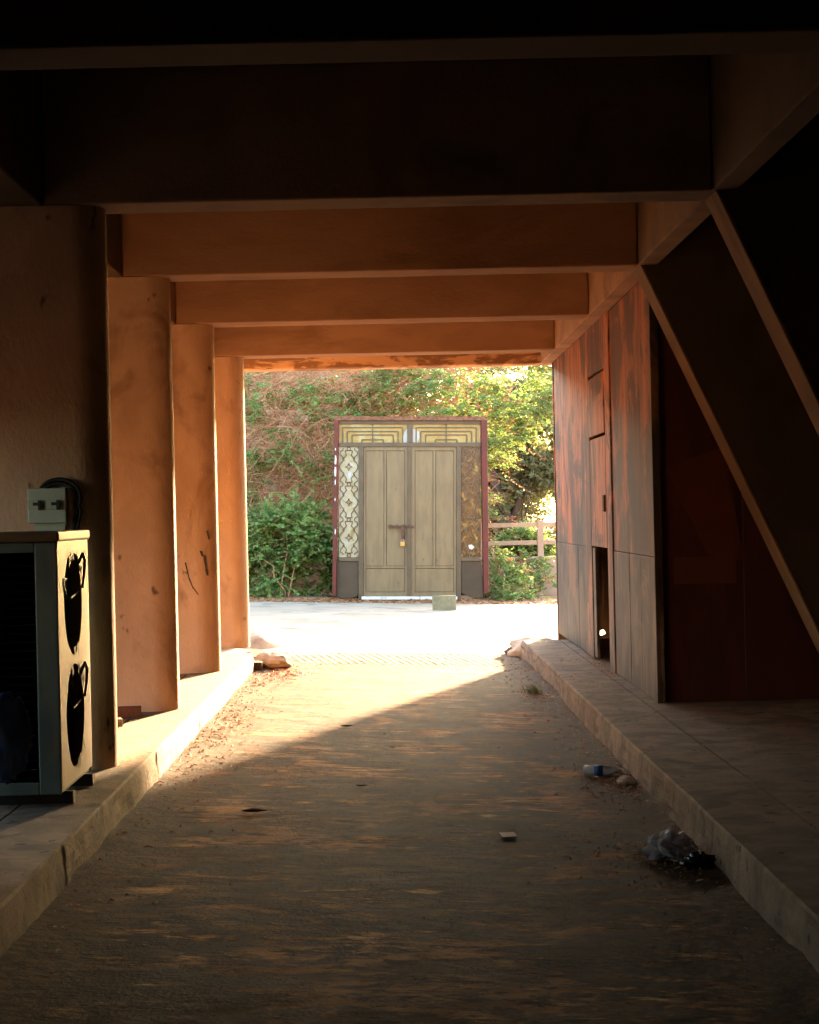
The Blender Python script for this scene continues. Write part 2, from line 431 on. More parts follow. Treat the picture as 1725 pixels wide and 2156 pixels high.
tag(grid(-40, 40, 32.4, 62, 160, 110, ground_z).build("ground", soilm, smooth=True, fix=False), kind="structure")
mb = MB()
mb.add([(-1500, -600, -0.5), (1500, -600, -0.5), (1500, 1500, -0.5), (-1500, 1500, -0.5)], [(0, 1, 2, 3)])
tag(mb.build("plain", soilm, fix=False), kind="structure")

PL, PR = EYE - 1.366, EYE - 1.434          # pavement levels
rk = random.Random(3)
def pavement(name, xk, xo, y0, y1, z, wob):
    """raised walk whose kerb edge is worn: profile swept along the lane"""
    n = int((y1 - y0) / 0.03)
    sgn = 1 if xo > xk else -1
    vs, fs = [], []
    for i in range(n + 1):
        y = y0 + (y1 - y0) * i / n
        w = noise.noise(Vector((y * 0.8, xk, 0))) * wob + noise.noise(Vector((y * 11, xk, 3))) * wob * 0.35
        chip = max(0, noise.noise(Vector((y * 1.3, xk, 9))) - 0.25) * wob * 2.5
        zz = z + noise.noise(Vector((y * 0.7, xk, 5))) * 0.004
        jt = 0.008 if (y * (1 + 0.02 * math.sin(y)) + 0.3) % 2.7 < 0.03 else 0.0
        def q(t): return noise.noise(Vector((y * 6, t * 7, xk))) * 0.006 + noise.noise(Vector((y * 17, t * 19, xk))) * 0.003 + max(0, noise.noise(Vector((y * 2.2, t * 4, xk + 3))) - 0.3) * 0.04
        prof = [(xk - sgn * 0.02, -0.25)] + [(xk - sgn * (0.014 - t * 0.012 + w * 0.5) + sgn * (q(t) + jt), -0.04 + (zz - 0.014 + 0.04) * t) for t in (0.0, 0.2, 0.4, 0.6, 0.8)] + [
                (xk + sgn * (jt + chip * 0.6), zz - 0.012 - chip * 0.5), (xk + sgn * (0.010 + chip), zz - 0.002), (xk + sgn * 0.12, zz), (xk + sgn * 0.40, zz), (xk + sgn * 0.402, zz - 0.02), (xk + sgn * 0.414, zz - 0.02), (xk + sgn * 0.416, zz - 0.003), (xo, zz - 0.003)]
        vs += [(px, y, pz) for px, pz in prof]
    m = len(prof)
    for i in range(n):
        for k in range(m - 1):
            a = i * m + k
            fs.append((a, a + 1, a + m + 1, a + m))
    fs.append(tuple(range(m))); fs.append(tuple(n * m + k for k in range(m - 1, -1, -1)))
    o = MB().add(vs, fs).build(name, kerbm, smooth=False)
    return tag(o, kind="structure")
pavement("pavement", -1.42, -3.9, -14, 18.3, PL, 0.006)
pavement("pavement", 1.455, 6.0, -14, 15.7, PR, 0.006)
pavement("pavement", 1.47, 6.0, 15.72, 20.4, PR - 0.012, 0.05)

# ---------------------------------------------------------------- the covered passage (one building)
SOF = EYE + 1.746
BEAMS = [(-13.05, -12.72), (-9.77, -9.44), (-6.5, -6.17), (-3.2, -2.87), (0.07, 0.4), (3.35, 3.68), (6.63, 6.96), (9.92, 10.26), (12.89, 13.23), (16.08, 16.46), (19.42, 19.77)]
bld = empty("passage_building", (0, 8, 0), "low covered passage of ochre plastered columns and deep cross beams open to the street", "building")
for y0, y1 in BEAMS:
    MB().box(-1.87, 1.815, y0, y1, SOF, SOF + 0.75).build("cross_beam", plaster_b if y0 > 11 else (dim_plaster if y0 > 9 else slabm), bld, bevel=0.012)  # beams get darker copies towards the near end, painting in the shade
for ya, yb, mt in ((-14, 9.92, slabm), (9.923, 12.89, dim_plaster), (12.893, 21.26, plaster_b)):  # edge beams split so the nearer lengths carry painted shade
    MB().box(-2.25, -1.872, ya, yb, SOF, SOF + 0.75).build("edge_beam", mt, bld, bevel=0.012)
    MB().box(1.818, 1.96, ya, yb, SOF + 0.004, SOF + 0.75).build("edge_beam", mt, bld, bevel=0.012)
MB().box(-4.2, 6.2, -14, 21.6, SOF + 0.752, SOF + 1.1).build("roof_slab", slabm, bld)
o = MB().box(-2.3, 1.99, 21.262, 21.58, SOF - 0.0, SOF + 0.75).build("lintel", peeled, bld, bevel=0.02)
o["label"] = "end lintel with peeling stained paint"
for y0, y1 in BEAMS:
    yc, r = (y0 + y1) / 2, (y1 - y0) / 2 + 0.005
    xc = -1.55 - r
    pts = [(xc + r * math.cos(t), yc + r * math.sin(t)) for t in [R(-90 + 180 * k / 16) for k in range(17)]] + [(-2.45, yc + r), (-2.45, yc - r)]
    col = MB().prism_z(pts, PL - 0.03, SOF - 0.003).build("column", plaster, bld)
    for p in col.data.polygons: p.use_smooth = True
    em = col.modifiers.new("split", 'EDGE_SPLIT'); em.split_angle = R(35)
    if abs(y0 - 16.08) < 0.1:
        yf = yc - r - 0.002
        for pts2, w in (([(-1.83, 1.22), (-1.80, 1.08), (-1.77, 1.0), (-1.72, 0.93)], 0.007), ([(-1.69, 1.32), (-1.675, 1.27)], 0.012), ([(-1.66, 1.28), (-1.645, 1.16), (-1.635, 1.10)], 0.012), ([(-1.63, 1.5), (-1.615, 1.42)], 0.01)):
            mk = MB()
            for (xa, za), (xb, zb) in zip(pts2, pts2[1:]):
                mk.add([(xa - w, yf, za), (xa + w, yf, za), (xb + w * .7, yf, zb), (xb - w * .7, yf, zb)], [(0, 1, 2, 3)])
            mk.build("scuff_mark", blackm, col, fix=False)
# raking struts on the right, wide blades leaning outwards
for y0, y1 in BEAMS[:-2]:
    zt, zb = SOF + 0.002, PR - 0.03
    k = 0.455
    xb = 1.86 + k * (zt - zb)
    pts = [(1.86, zt), (xb, zb), (xb + 1.9, zb), (3.9, SOF + 0.745), (1.965, SOF + 0.745), (1.965, zt)]
    st_ = MB().prism_y(pts, y0 + 0.004, y1 - 0.004).build("raking_strut", slabm, bld)  # blade painted dark for the shade on its front
    MB().prism_y([(1.83, zt), (xb - 0.03, zb), (xb - 0.002, zb), (1.858, zt)], y0 + 0.002, y1 - 0.002).build("lit_edge", dim_plaster, st_, bevel=0.008)  # lighter strip added to paint the lit inner face of the strut
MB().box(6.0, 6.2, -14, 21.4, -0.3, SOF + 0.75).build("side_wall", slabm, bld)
MB().box(-4.2, -3.9, -14, 7.8, -0.3, SOF + 0.75).build("side_wall", slabm, bld)  # unseen near left wall, coloured dark to cut bounced light
MB().box(-4.2, -3.9, 9.402, 21.4, 1.85, SOF + 0.75).build("side_wall", plaster_b, bld)  # unseen left wall pieces, gaps shaped to limit the skylight from that side
MB().box(-4.2, -3.9, 7.802, 9.4, 2.35, SOF + 0.75).build("side_wall", plaster_b, bld)
MB().box(-4.2, -3.9, 9.402, 11.2, -0.3, 1.848).build("side_wall", plaster_b, bld)
for ya, yb in ((13.0, 14.4), (16.2, 17.6), (19.4, 21.4)):
    MB().box(-4.2, -3.9, ya, yb, -0.3, 1.748).build("side_wall", plaster_b, bld)
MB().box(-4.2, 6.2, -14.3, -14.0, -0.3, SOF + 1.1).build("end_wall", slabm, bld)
MB().box(3.95, 6.0, 21.2, 21.4, -0.3, SOF + 0.75).build("end_wall", plaster_b, bld)

# ---------------------------------------------------------------- the board booth on the right pavement
bth = empty("board_booth", (2.9, 16.5, PR), "tall booth of stained orange and grey boards on the right pavement beside the street", "booth")
BX, BZ = 1.965, SOF + 0.3
def side(name, y0, y1, z0, z1, mat, dx=0.0, th=0.03):
    return MB().box(BX - dx, BX - dx + th, y0, y1, z0, z1).build(name, mat, bth, bevel=0.004)
ZS = 1.24
side("side_board", 18.05, 21.25, ZS + 0.006, BZ, board)
side("side_board", 18.05, 18.9, PR, ZS, board_g)
side("side_board", 18.906, 21.25, PR, ZS, board_g, 0.003)
side("side_board", 13.42, 15.85, ZS + 0.006, BZ, board)
for a, b_2 in ((13.42, 14.2), (14.212, 14.85), (14.857, 15.85)):
    side("side_board", a, b_2, PR, ZS, board_g, rnd.uniform(0, 0.006))
side("corner_post", 13.36, 13.418, PR - 0.01, BZ, board_g, 0.012, 0.06)
side("corner_post", 21.252, 21.31, PR - 0.1, BZ, board, 0.012, 0.06)
side("door_post", 15.852, 16.2, PR, BZ, board_o, 0.016, 0.05)
side("door_post", 17.55, 18.045, PR, BZ, board_o, 0.010, 0.05)
dr = side("door", 16.26, 17.5, ZS + 0.02, 2.28, board_o, 0.012)
MB().box(BX - 0.03, BX - 0.012, 16.3, 16.4, ZS + 0.35, ZS + 0.5).build("handle", rustm, dr)
hatch = side("hatch", 16.28, 17.48, 2.31, 2.86, board_o, 0.018)
side("header_board", 16.2, 17.55, 2.9, BZ, board, 0.006)
side("door_board", 17.30, 17.5, PR + 0.02, ZS, board_g, 0.004)
# front (dark red) facing the camera
f0, f1 = 13.40, 13.44
zfr = BZ
xs = [2.0, 2.62, 3.25, 3.95]
for i in range(3):
    MB().box(xs[i] + 0.004, xs[i + 1] - 0.004, f0, f1, PR, zfr).build("front_board", board_r, bth, bevel=0.004)
MB().box(2.1, 2.56, f0 - 0.012, f0 - 0.001, 1.04, 1.24).build("patch_board", board_r2, bth)
MB().prism_y([(2.06, 1.9), (2.5, 2.06), (2.62, 1.2), (2.35, 1.26)], f0 - 0.008, f0 - 0.001).build("patch_board", board_r2, bth)
MB().box(3.9, 3.95, 13.44, 21.2, PR, BZ).build("rear_board", board_r, bth)
# street end wall with a knocked-out hole (three pieces leave the gap)
hx0, hx1, hz0, hz1 = 2.43, 2.505, EYE - 1.47, EYE - 1.405
MB().box(2.0, hx0, 21.2, 21.24, PR - 0.15, BZ).build("end_board", board, bth)
MB().box(hx1, 3.95, 21.2, 21.24, PR - 0.15, BZ).build("end_board", board, bth)
MB().prism_y([(hx0, BZ), (hx0, hz1 - 0.02), (hx0 + 0.02, hz1), (hx1 - 0.025, hz1 + 0.006), (hx1, hz1 - 0.025), (hx1, BZ)], 21.2, 21.24).build("end_board", board, bth)
MB().prism_y([(hx0, PR - 0.15), (hx0, hz0 + 0.012), (hx0 + 0.03, hz0), (hx1, hz0 + 0.02), (hx1, PR - 0.15)], 21.2, 21.24).build("end_board", board, bth)

# ---------------------------------------------------------------- air conditioner on the left pavement
AY0, AY1, AX, AXB, AZ = 8.66, 9.53, -1.60, -1.99, PL + 0.06
ac = empty("air_conditioner", (-1.8, 9.1, PL), "tall outdoor air conditioner with two bare round fan openings on the left pavement", "air conditioner")
H = 1.265
zt = AZ + H
def panel_with_holes(x, y0, y1, z0, z1, holes):
    """flat panel in the plane x with circular holes stacked in z"""
    mb = MB(); seg = 40
    cuts = [z0] + [(holes[i][1] + holes[i + 1][1]) / 2 for i in range(len(holes) - 1)] + [z1]
    for (cy_, cz, r), za, zb in zip(holes, cuts, cuts[1:]):
        vs, fs = [], []
        for k in range(seg):
            t = 2 * math.pi * k / seg
            c, s = math.cos(t), math.sin(t)
            rr = r * (1 + (0.05 * noise.noise(Vector((c * 2, s * 2, cz))) if True else 0))
            vs.append((x, cy_ + c * rr, cz + s * rr))
        for k in range(seg):
            t = 2 * math.pi * k / seg
            c, s = math.cos(t), math.sin(t)
            m = min((y1 - cy_) / c if c > 1e-6 else ((y0 - cy_) / c if c < -1e-6 else 1e9), (zb - cz) / s if s > 1e-6 else ((za - cz) / s if s < -1e-6 else 1e9))
            vs.append((x, cy_ + c * m, cz + s * m))
        for k in range(seg):
            fs.append((k, (k + 1) % seg, seg + (k + 1) % seg, seg + k))
        # corner fills
        for cyy, czz in ((y1, zb), (y0, zb), (y0, za), (y1, za)):
            best = sorted(range(seg), key=lambda k: (vs[seg + k][1] - cyy) ** 2 + (vs[seg + k][2] - czz) ** 2)[:2]
            n = len(vs); vs.append((x, cyy, czz)); fs.append((seg + best[0], n, seg + best[1]))
        # rim going inwards
        n = len(vs)
        vs += [(x - 0.05, v[1], v[2]) for v in vs[:seg]]
        for k in range(seg):
            fs.append((k, (k + 1) % seg, n + (k + 1) % seg, n + k))
        mb.add(vs, fs)
    return mb
fy = (AY0 + AY1) / 2 - 0.03
holes = [(fy, AZ + 0.34, 0.255), (fy, AZ + 0.90, 0.255)]
panel_with_holes(AX, AY0, AY1, AZ + 0.02, zt - 0.05, holes).build("fan_panel", acm, ac, fix=False)
tp = MB().box(AXB - 0.012, AX + 0.012, AY0 - 0.012, AY1 + 0.012, zt - 0.05, zt).build("top_panel", acm, ac, bevel=0.012)
MB().box(AXB, AX - 0.002, AY1 - 0.012, AY1, AZ, zt - 0.05).build("end_panel", acg, ac)
MB().box(AXB, AXB + 0.012, AY0, AY1 - 0.013, AZ, zt - 0.05).build("rear_coil", sootm, ac)
MB().box(AX - 0.11, AX - 0.003, AY0, AY0 + 0.02, AZ, zt - 0.052).build("corner_rail", acg, ac, bevel=0.006)
MB().box(AXB + 0.015, AX - 0.112, AY0 + 0.001, AY0 + 0.02, zt - 0.10, zt - 0.053).build("corner_rail", acg, ac, bevel=0.004)
MB().box(AXB + 0.015, AX - 0.112, AY0 + 0.001, AY0 + 0.02, AZ, AZ + 0.06).build("corner_rail", acg, ac, bevel=0.004)
cg = MB()
for i in range(26):
    z = AZ + 0.075 + i * (H - 0.2) / 26
    cg.box(AXB + 0.015, AX - 0.112, AY0 + 0.02, AY0 + 0.03, z, z + 0.006)
cg.build("coil_guard", sootm, ac)
MB().box(AXB + 0.013, AX - 0.012, AY0 + 0.05, AY1 - 0.02, AZ, AZ + 0.02).build("base_pan", blackm, ac)
MB().box(AX - 0.30, AX - 0.28, AY0 + 0.05, AY1 - 0.02, AZ + 0.02, zt - 0.06).build("inner_shroud", sootm, ac)
for hy, hz, hr in holes:
    fan = MB().lathe((AX - 0.17, hy, hz), (1, 0, 0), [(0, 0.02), (0.0, 0.06), (0.09, 0.055), (0.1, 0.03)], 20).build("fan_hub", rustm, ac, smooth=False)
    for k in range(3):
        t = k * 2 * math.pi / 3 + hz
        vs = []
        for j in range(6):
            rr = 0.055 + 0.17 * j / 5
            for q, (off, xx) in enumerate(((-0.32, -0.05), (0.42, 0.0))):
                vs.append((AX - 0.11 + xx, hy + rr * math.cos(t + off * (1.1 - 0.3 * j / 5)), hz + rr * math.sin(t + off * (1.1 - 0.3 * j / 5))))
        fs = [(2 * j, 2 * j + 1, 2 * j + 3, 2 * j + 2) for j in range(5)]
        MB().add(vs, fs).build("fan_blade", blackm, fan, fix=False)
    MB().tube([(AX - 0.02, hy - 0.24, hz - 0.03), (AX - 0.03, hy - 0.12, hz - 0.015)], 0.006).build("motor_bracket", acm, ac)
    MB().tube([(AX - 0.03, hy + 0.10, hz + 0.02), (AX - 0.015, hy + 0.245, hz + 0.05)], 0.006).build("motor_bracket", acm, ac)
    # torn mesh tabs and wire left round the opening
    tr_ = random.Random(int(hz * 100))
    for k in range(9):
        t = tr_.choice([0.75, 1.2, 1.5, 1.8, -1.1, -1.4, -1.7, -0.7, 2.6]) + tr_.uniform(-0.2, 0.2)
        ra, rb = 0.22, 0.255 + tr_.uniform(0.02, 0.06)
        w = tr_.uniform(0.08, 0.2)
        MB().add([(AX + 0.006, hy + ra * math.cos(t - w), hz + ra * math.sin(t - w)), (AX + 0.006, hy + rb * math.cos(t), hz + rb * math.sin(t)), (AX + 0.006, hy + ra * math.cos(t + w), hz + ra * math.sin(t + w))], [(0, 1, 2)]).build("torn_mesh", blackm, ac, fix=False)
    MB().tube([(AX + 0.01, hy + 0.12, hz + 0.20), (AX + 0.02, hy + 0.19, hz + 0.245), (AX + 0.02, hy + 0.25, hz + 0.21), (AX + 0.012, hy + 0.27, hz + 0.14), (AX + 0.008, hy + 0.23, hz + 0.07)], 0.008).build("loose_wire", blackm, ac)
for yy in (AY0 + 0.12, AY1 - 0.18):
    MB().box(AXB - 0.01, AX + 0.03, yy, yy + 0.06, PL - 0.002, AZ - 0.001).build("foot", blackm, ac)

# blue plastic bundle leaning on the conditioner's near end
def blob(cx, cy_, cz, rx, ry, rz, seed, amp=0.25, nu=26, nv=16, fold=3.0):
    vs, fs = [], []
    for j in range(nv + 1):
        ph = math.pi * j / nv
        for i in range(nu):
            th = 2 * math.pi * i / nu
            d = Vector((math.sin(ph) * math.cos(th), math.sin(ph) * math.sin(th), math.cos(ph)))
            k = 1 + amp * (noise.noise(d * fold + Vector((seed, 0, 0))) + 0.6 * noise.noise(d * fold * 2.7 + Vector((0, seed, 0))))
            vs.append((cx + d.x * rx * k, cy_ + d.y * ry * k, cz + d.z * rz * k))
    for j in range(nv):
        for i in range(nu):
            fs.append((j * nu + i, j * nu + (i + 1) % nu, (j + 1) * nu + (i + 1) % nu, (j + 1) * nu + i))
    return MB().add(vs, fs)
bp_ = Vector((-1.83, 8.5, PL + 0.36))
o = blob(bp_.x, bp_.y, bp_.z, 0.115, 0.10, 0.20, 3.3, 0.3).build("plastic_bag", bluebag, loc=tuple(bp_), smooth=True)
tag(o, "dark blue crumpled plastic bag hanging on the near end of the air conditioner", "plastic bag")

# ---------------------------------------------------------------- switch plate, cable on the first column
CF = 9.92 - 0.005          # front face of the first visible column
sw = empty("switch_box", (-1.86, CF, 1.69), "pale green switch box with two black rocker switches on the first left column", "switch box")
MB().box(-1.975, -1.765, CF - 0.07, CF - 0.001, 1.60, 1.79).build("plate", switchm, sw, bevel=0.006)
for x in (-1.935, -1.835):
    s2 = MB().box(x - 0.04, x + 0.042, CF - 0.076, CF - 0.069, 1.672, 1.722).build("switch", switchm, sw, bevel=0.002)
    MB().box(x + 0.02, x + 0.036, CF - 0.088, CF - 0.0765, 1.67, 1.724).build("rocker", blackm, s2)
    MB().box(x - 0.008, x + 0.02, CF - 0.085, CF - 0.0765, 1.695, 1.712).build("lever", blackm, s2)
br = MB(); br.prism_y([(-1.95, 1.598), (-1.775, 1.598), (-1.785, 1.55), (-1.94, 1.55)], CF - 0.03, CF - 0.001)
br.build("conduit_box", switchm, sw)
cb = MB()
for off, rr in ((0, 0.012), (0.022, 0.010)):
    pts = []
    for k in range(17):
        t = R(150 - 175 * k / 16)
        pts.append((-1.81 + (0.095 + off) * math.cos(t), CF - 0.02 - off * 0.3, 1.735 + (0.082 + off) * math.sin(t)))
    pts += [(-1.715 + off, CF - 0.02, 1.66), (-1.735 + off, CF - 0.02, 1.58), (-1.76 + off, CF - 0.02, 1.45)]
    cb.tube(pts, rr)
tag(cb.build("power_cable", blackm, loc=(-1.8, CF, 1.7)), "thick black cable looped behind the pale green switch box", "cable")

# bricks
def rock(name, loc, r, mat, seed, label, cat, rot=0, group=None, amp=0.22):
    o = blob(0, 0, 0, r[0], r[1], r[2], seed, amp, 12, 8, 1.6).build(name, mat, fix=True)
    o.location = loc; o.rotation_euler = (0, 0, rot)
    return tag(o, label, cat, group)
b1 = MB().box(-0.10, 0.10, -0.05, 0.05, 0, 0.075).build("brick", brickm, bevel=0.006); b1.location = (-1.86, 12.55, PL); b1.rotation_euler = (0, 0, 0.12)
tag(b1, "dark red brick lying in shade behind the first left column", "brick")
b2 = MB().box(-0.06, 0.06, -0.07, 0.07, 0, 0.05).build("brick", kerbm, bevel=0.006); b2.location = (-1.88, 12.05, PL); b2.rotation_euler = (0, 0, 0.25)
tag(b2, "pale broken brick half in the sunlight by the first left column", "brick")

# broken slabs, rubble and mound at the left street corner
def slab(loc, dims, rot, label, mat=kerbm):
    x, y, z = dims
    pts = []
    rr = random.Random(int(loc[1] * 100))
    for k in range(7):
        t = 2 * math.pi * k / 7 + rr.uniform(-0.25, 0.25)
        pts.append((x * math.cos(t), y * math.sin(t)))
    o = MB().prism_z(pts, 0, z).build("broken_slab", mat, bevel=0.008)
    o.location = loc; o.rotation_euler = rot
    return tag(o, label, "broken slab")
slab((-1.50, 18.55, 0.06), (0.16, 0.30, 0.09), (0.03, 0.10, 0.2), "flat broken paving slab at the cracked end of the left kerb")
slab((-1.78, 19.05, 0.15), (0.24, 0.42, 0.06), (0.02, -0.04, 0.5), "tilted pale paving slab at the foot of the last left column", stone_w)
slab((-1.42, 19.25, 0.07), (0.13, 0.22, 0.05), (-0.05, 0.12, 1.2), "small broken slab between the kerb end and the white rock")
rock("rubble_rock", (-1.26, 18.85, 0.10), (0.19, 0.33, 0.10), stone_w, 4.1, "big whitewashed lump of rubble in the lane by the broken left kerb", "rock", 0.3)
rock("rubble_rock", (1.42, 20.9, -0.0), (0.13, 0.10, 0.05), stone_b, 8.1, "brown elongated stone lying by the right kerb end", "rock", 0.35)
mnd = blob(0, 0, 0, 0.46, 1.25, 0.20, 2.2, 0.18, 30, 14, 2.0).build("earth_mound", streetm, smooth=True)
mnd.location = (-1.70, 22.5, 0.03)
tag(mnd, "low pale mound of earth at the left street corner beyond the last column", "mound")
mnd2 = blob(0, 0, 0, 0.32, 0.6, 0.16, 6.2, 0.25, 30, 14, 2.6).build("earth_mound", stone_w, smooth=True)
mnd2.location = (1.66, 20.75, 0.0)
tag(mnd2, "crumbled heap of grey earth at the far end of the right kerb", "mound")
ribs = MB()
for k in range(26):
    x = -0.95 + k * 0.085
    for q in range(8):
        ya, yb = 19.3 + 1.5 * q / 8, 19.3 + 1.5 * (q + 1) / 8
        xa, xb = x - 0.25 * q / 8, x - 0.25 * (q + 1) / 8
        za, zb = lane_z(xa, ya), lane_z(xb, yb)
        ribs.hexa([(xa - .018, ya, za - .03), (xa + .018, ya, za - .03), (xb + .018, yb, zb - .03), (xb - .018, yb, zb - .03), (xa - .014, ya, za + .005), (xa + .014, ya, za + .005), (xb + .014, yb, zb + .005), (xb - .014, yb, zb + .005)])
tag(ribs.build("ribbed_paving", streetm), kind="structure")

# ---------------------------------------------------------------- the free-standing door
DY = 33.75
DS = 0.002142
dz0 = road_z(0.3) + 0.02
def dx(zx): return (zx - 868) * DS
def dzz(zy): return (1738 - zy) * DS
D0 = empty("doorway", (0, 0, 0), "closed olive grey double door in a red frame standing alone at the far street edge", "door")
def dbox(x0, x1, y0, y1, front, back):
    return MB().box(dx(x0), dx(x1), front, back, dzz(y1), dzz(y0))
def dbuild(mb, name, mat, parent=None, **k): return mb.build(name, mat, parent or D0, **k)
m_ = MB()
m_.hexa([(dx(184), -0.10, dzz(1705)), (dx(216), -0.10, dzz(1712)), (dx(228), 0.10, dzz(1712)), (dx(190), 0.10, dzz(1705)), (dx(202), -0.10, dzz(142)), (dx(242), -0.10, dzz(176)), (dx(246), 0.10, dzz(176)), (dx(205), 0.10, dzz(142))])
dbuild(m_, "jamb", redm, bevel=0.008)
m_ = MB()
m_.hexa([(dx(1506), -0.10, dzz(1690)), (dx(1551), -0.10, dzz(1675)), (dx(1546), 0.10, dzz(1675)), (dx(1500), 0.10, dzz(1690)), (dx(1481), -0.10, dzz(176)), (dx(1535), -0.10, dzz(145)), (dx(1530), 0.10, dzz(145)), (dx(1478), 0.10, dzz(176))])
dbuild(m_, "jamb", redm, bevel=0.008)
chip = [((206, 222), 480, 560), ((204, 220), 580, 665), ((206, 216), 690, 740), ((208, 218), 415, 440), ((205, 214), 850, 880), ((206, 216), 1120, 1170)]
m_ = MB()
for (xa, xb), ya, yb in chip:
    ym = (ya + yb) / 2
    pts = [(xa + 3, ya), (xb - 2, ya + 4), (xb, ym), (xb - 4, yb), (xa + 1, yb - 5), (xa, ym)]
    m_.add([(dx(x), -0.1025, dzz(y)) for x, y in pts], [tuple(range(6))])
dbuild(m_, "paint_chip", whitem, fix=False)
m_ = MB(); n = 40
top = [(dx(204 + (1533 - 204) * i / n), dzz(142 + rnd.uniform(-4, 4))) for i in range(n + 1)]
m_.prism_y([(dx(204), dzz(176)), (dx(1533), dzz(176))] + top[::-1], -0.105, 0.10)
dbuild(m_, "crumbling_head", rubm)
fr = MB()
for b4 in ((243, 1480, 177, 206), (838, 886, 206.5, 367.5), (243, 1480, 368, 404), (414, 455, 404.5, 1735), (1268, 1308, 404.5, 1735), (243, 414, 1370, 1402), (1308, 1480, 1370, 1402)):
    fr.box(dx(b4[0]), dx(b4[1]), -0.05, 0.05, dzz(b4[3]), dzz(b4[2]))
dbuild(fr, "frame", framem, bevel=0.004)
for x0, x1 in ((243, 838), (886, 1478)):
    t = dbox(x0, x1, 206.5, 367.5, 0.0, 0.012)
    gl = dbuild(t, "transom_window", glass_y)
    g = MB(); w = 4.5
    c = (x0 + x1) / 2 - 4
    for hw, yt in ((262, 232), (222, 266), (180, 296), (95, 338)):
        g.box(dx(c - hw), dx(c + hw), -0.02, -0.004, dzz(yt + w * 2), dzz(yt))
        for sgn in (-1, 1):
            g.box(dx(c + sgn * hw - w), dx(c + sgn * hw + w), -0.0195, -0.0045, dzz(367), dzz(yt + w * 2))
    g.box(dx(c - w), dx(c + w), -0.022, -0.003, dzz(367), dzz(207))
    dbuild(g, "bars", framem, gl)
    m_ = MB()
    cx2 = 838 if x0 < 800 else 886
    sg = -1 if x0 < 800 else 1
    pts = [(cx2, 367), (cx2 + sg * 42, 366), (cx2 + sg * (38 if sg < 0 else 60), 320), (cx2 + sg * (20 if sg < 0 else 55), 270), (cx2, 245)]
    m_.add([(dx(x), -0.0025, dzz(y)) for x, y in pts], [tuple(range(5))])
    o = dbuild(m_, "broken_pane", greyg, gl, fix=False)
star = [(0, -34), (7, -9), (32, 0), (7, 9), (0, 34), (-7, 9), (-32, 0), (-7, -9)]
for x0, x1, gm, gmm in ((243, 413, glass_w, rustm), (1309, 1480, glass_a, latm)):
    sl = dbuild(dbox(x0, x1, 406, 1369, 0.0, 0.012), "side_window", gm)
    g = MB(); cx = (x0 + x1) / 2; hw = (x1 - x0) / 2
    def pl(pts, r=0.007):
        g.tube([(dx(cx + px), -0.014, dzz(py)) for px, py in pts], r, 5)
    for k in range(3):
        y = 580 + 309 * k
        pl([(px, y + py) for px, py in star + star[:1]])
        for s in (-1, 1):
            pl([(s * px, y + py) for px, py in ((32, -142), (28, -120), (20, -105), (40, -80), (44, -55), (62, -42), (78, -15), (78, 12), (62, 40), (42, 55), (42, 75), (24, 95), (22, 112), (30, 134))])
            pl([(s * px, y + py) for px, py in ((50, -165), (52, -145), (72, -135), (76, -112), (62, -95), (50, -85), (52, -60))])
            pl([(s * px, y + py) for px, py in ((50, 62), (50, 78), (70, 100), (76, 122), (52, 138), (50, 150))])
        pl([(-32, y - 142), (32, y - 142)]); pl([(-30, y + 134), (30, y + 134)])
        pl([(15 * math.cos(t), y - 157 + 15 * math.sin(t)) for t in [2 * math.pi * q / 10 for q in range(11)]])
    pl([(15 * math.cos(t), 1353 + 15 * math.sin(t)) for t in [2 * math.pi * q / 10 for q in range(11)]])
    dbuild(g, "grille", gmm, sl)
    m_ = MB()
    if x0 < 800: pts = [(330, 612), (352, 640), (350, 672), (318, 680), (322, 640)]
    else: pts = [(1372, 1262), (1400, 1258), (1424, 1280), (1402, 1302), (1380, 1292)]
    m_.add([(dx(x), -0.0025, dzz(y)) for x, y in pts], [tuple(range(5))])
    dbuild(m_, "broken_pane", whitem if x0 > 800 else greyg, sl, fix=False)
for x0, x1, pts in ((218, 413, [(216, 1403), (412, 1403), (410, 1690), (395, 1712), (300, 1728), (222, 1710)]), (1309, 1500, [(1309, 1403), (1482, 1403), (1505, 1690), (1490, 1722), (1380, 1712), (1312, 1680)])):
    m_ = MB(); m_.prism_y([(dx(x), dzz(y)) for x, y in pts], -0.02, 0.03)
    dbuild(m_, "base_panel", darkpan, bevel=0.004)
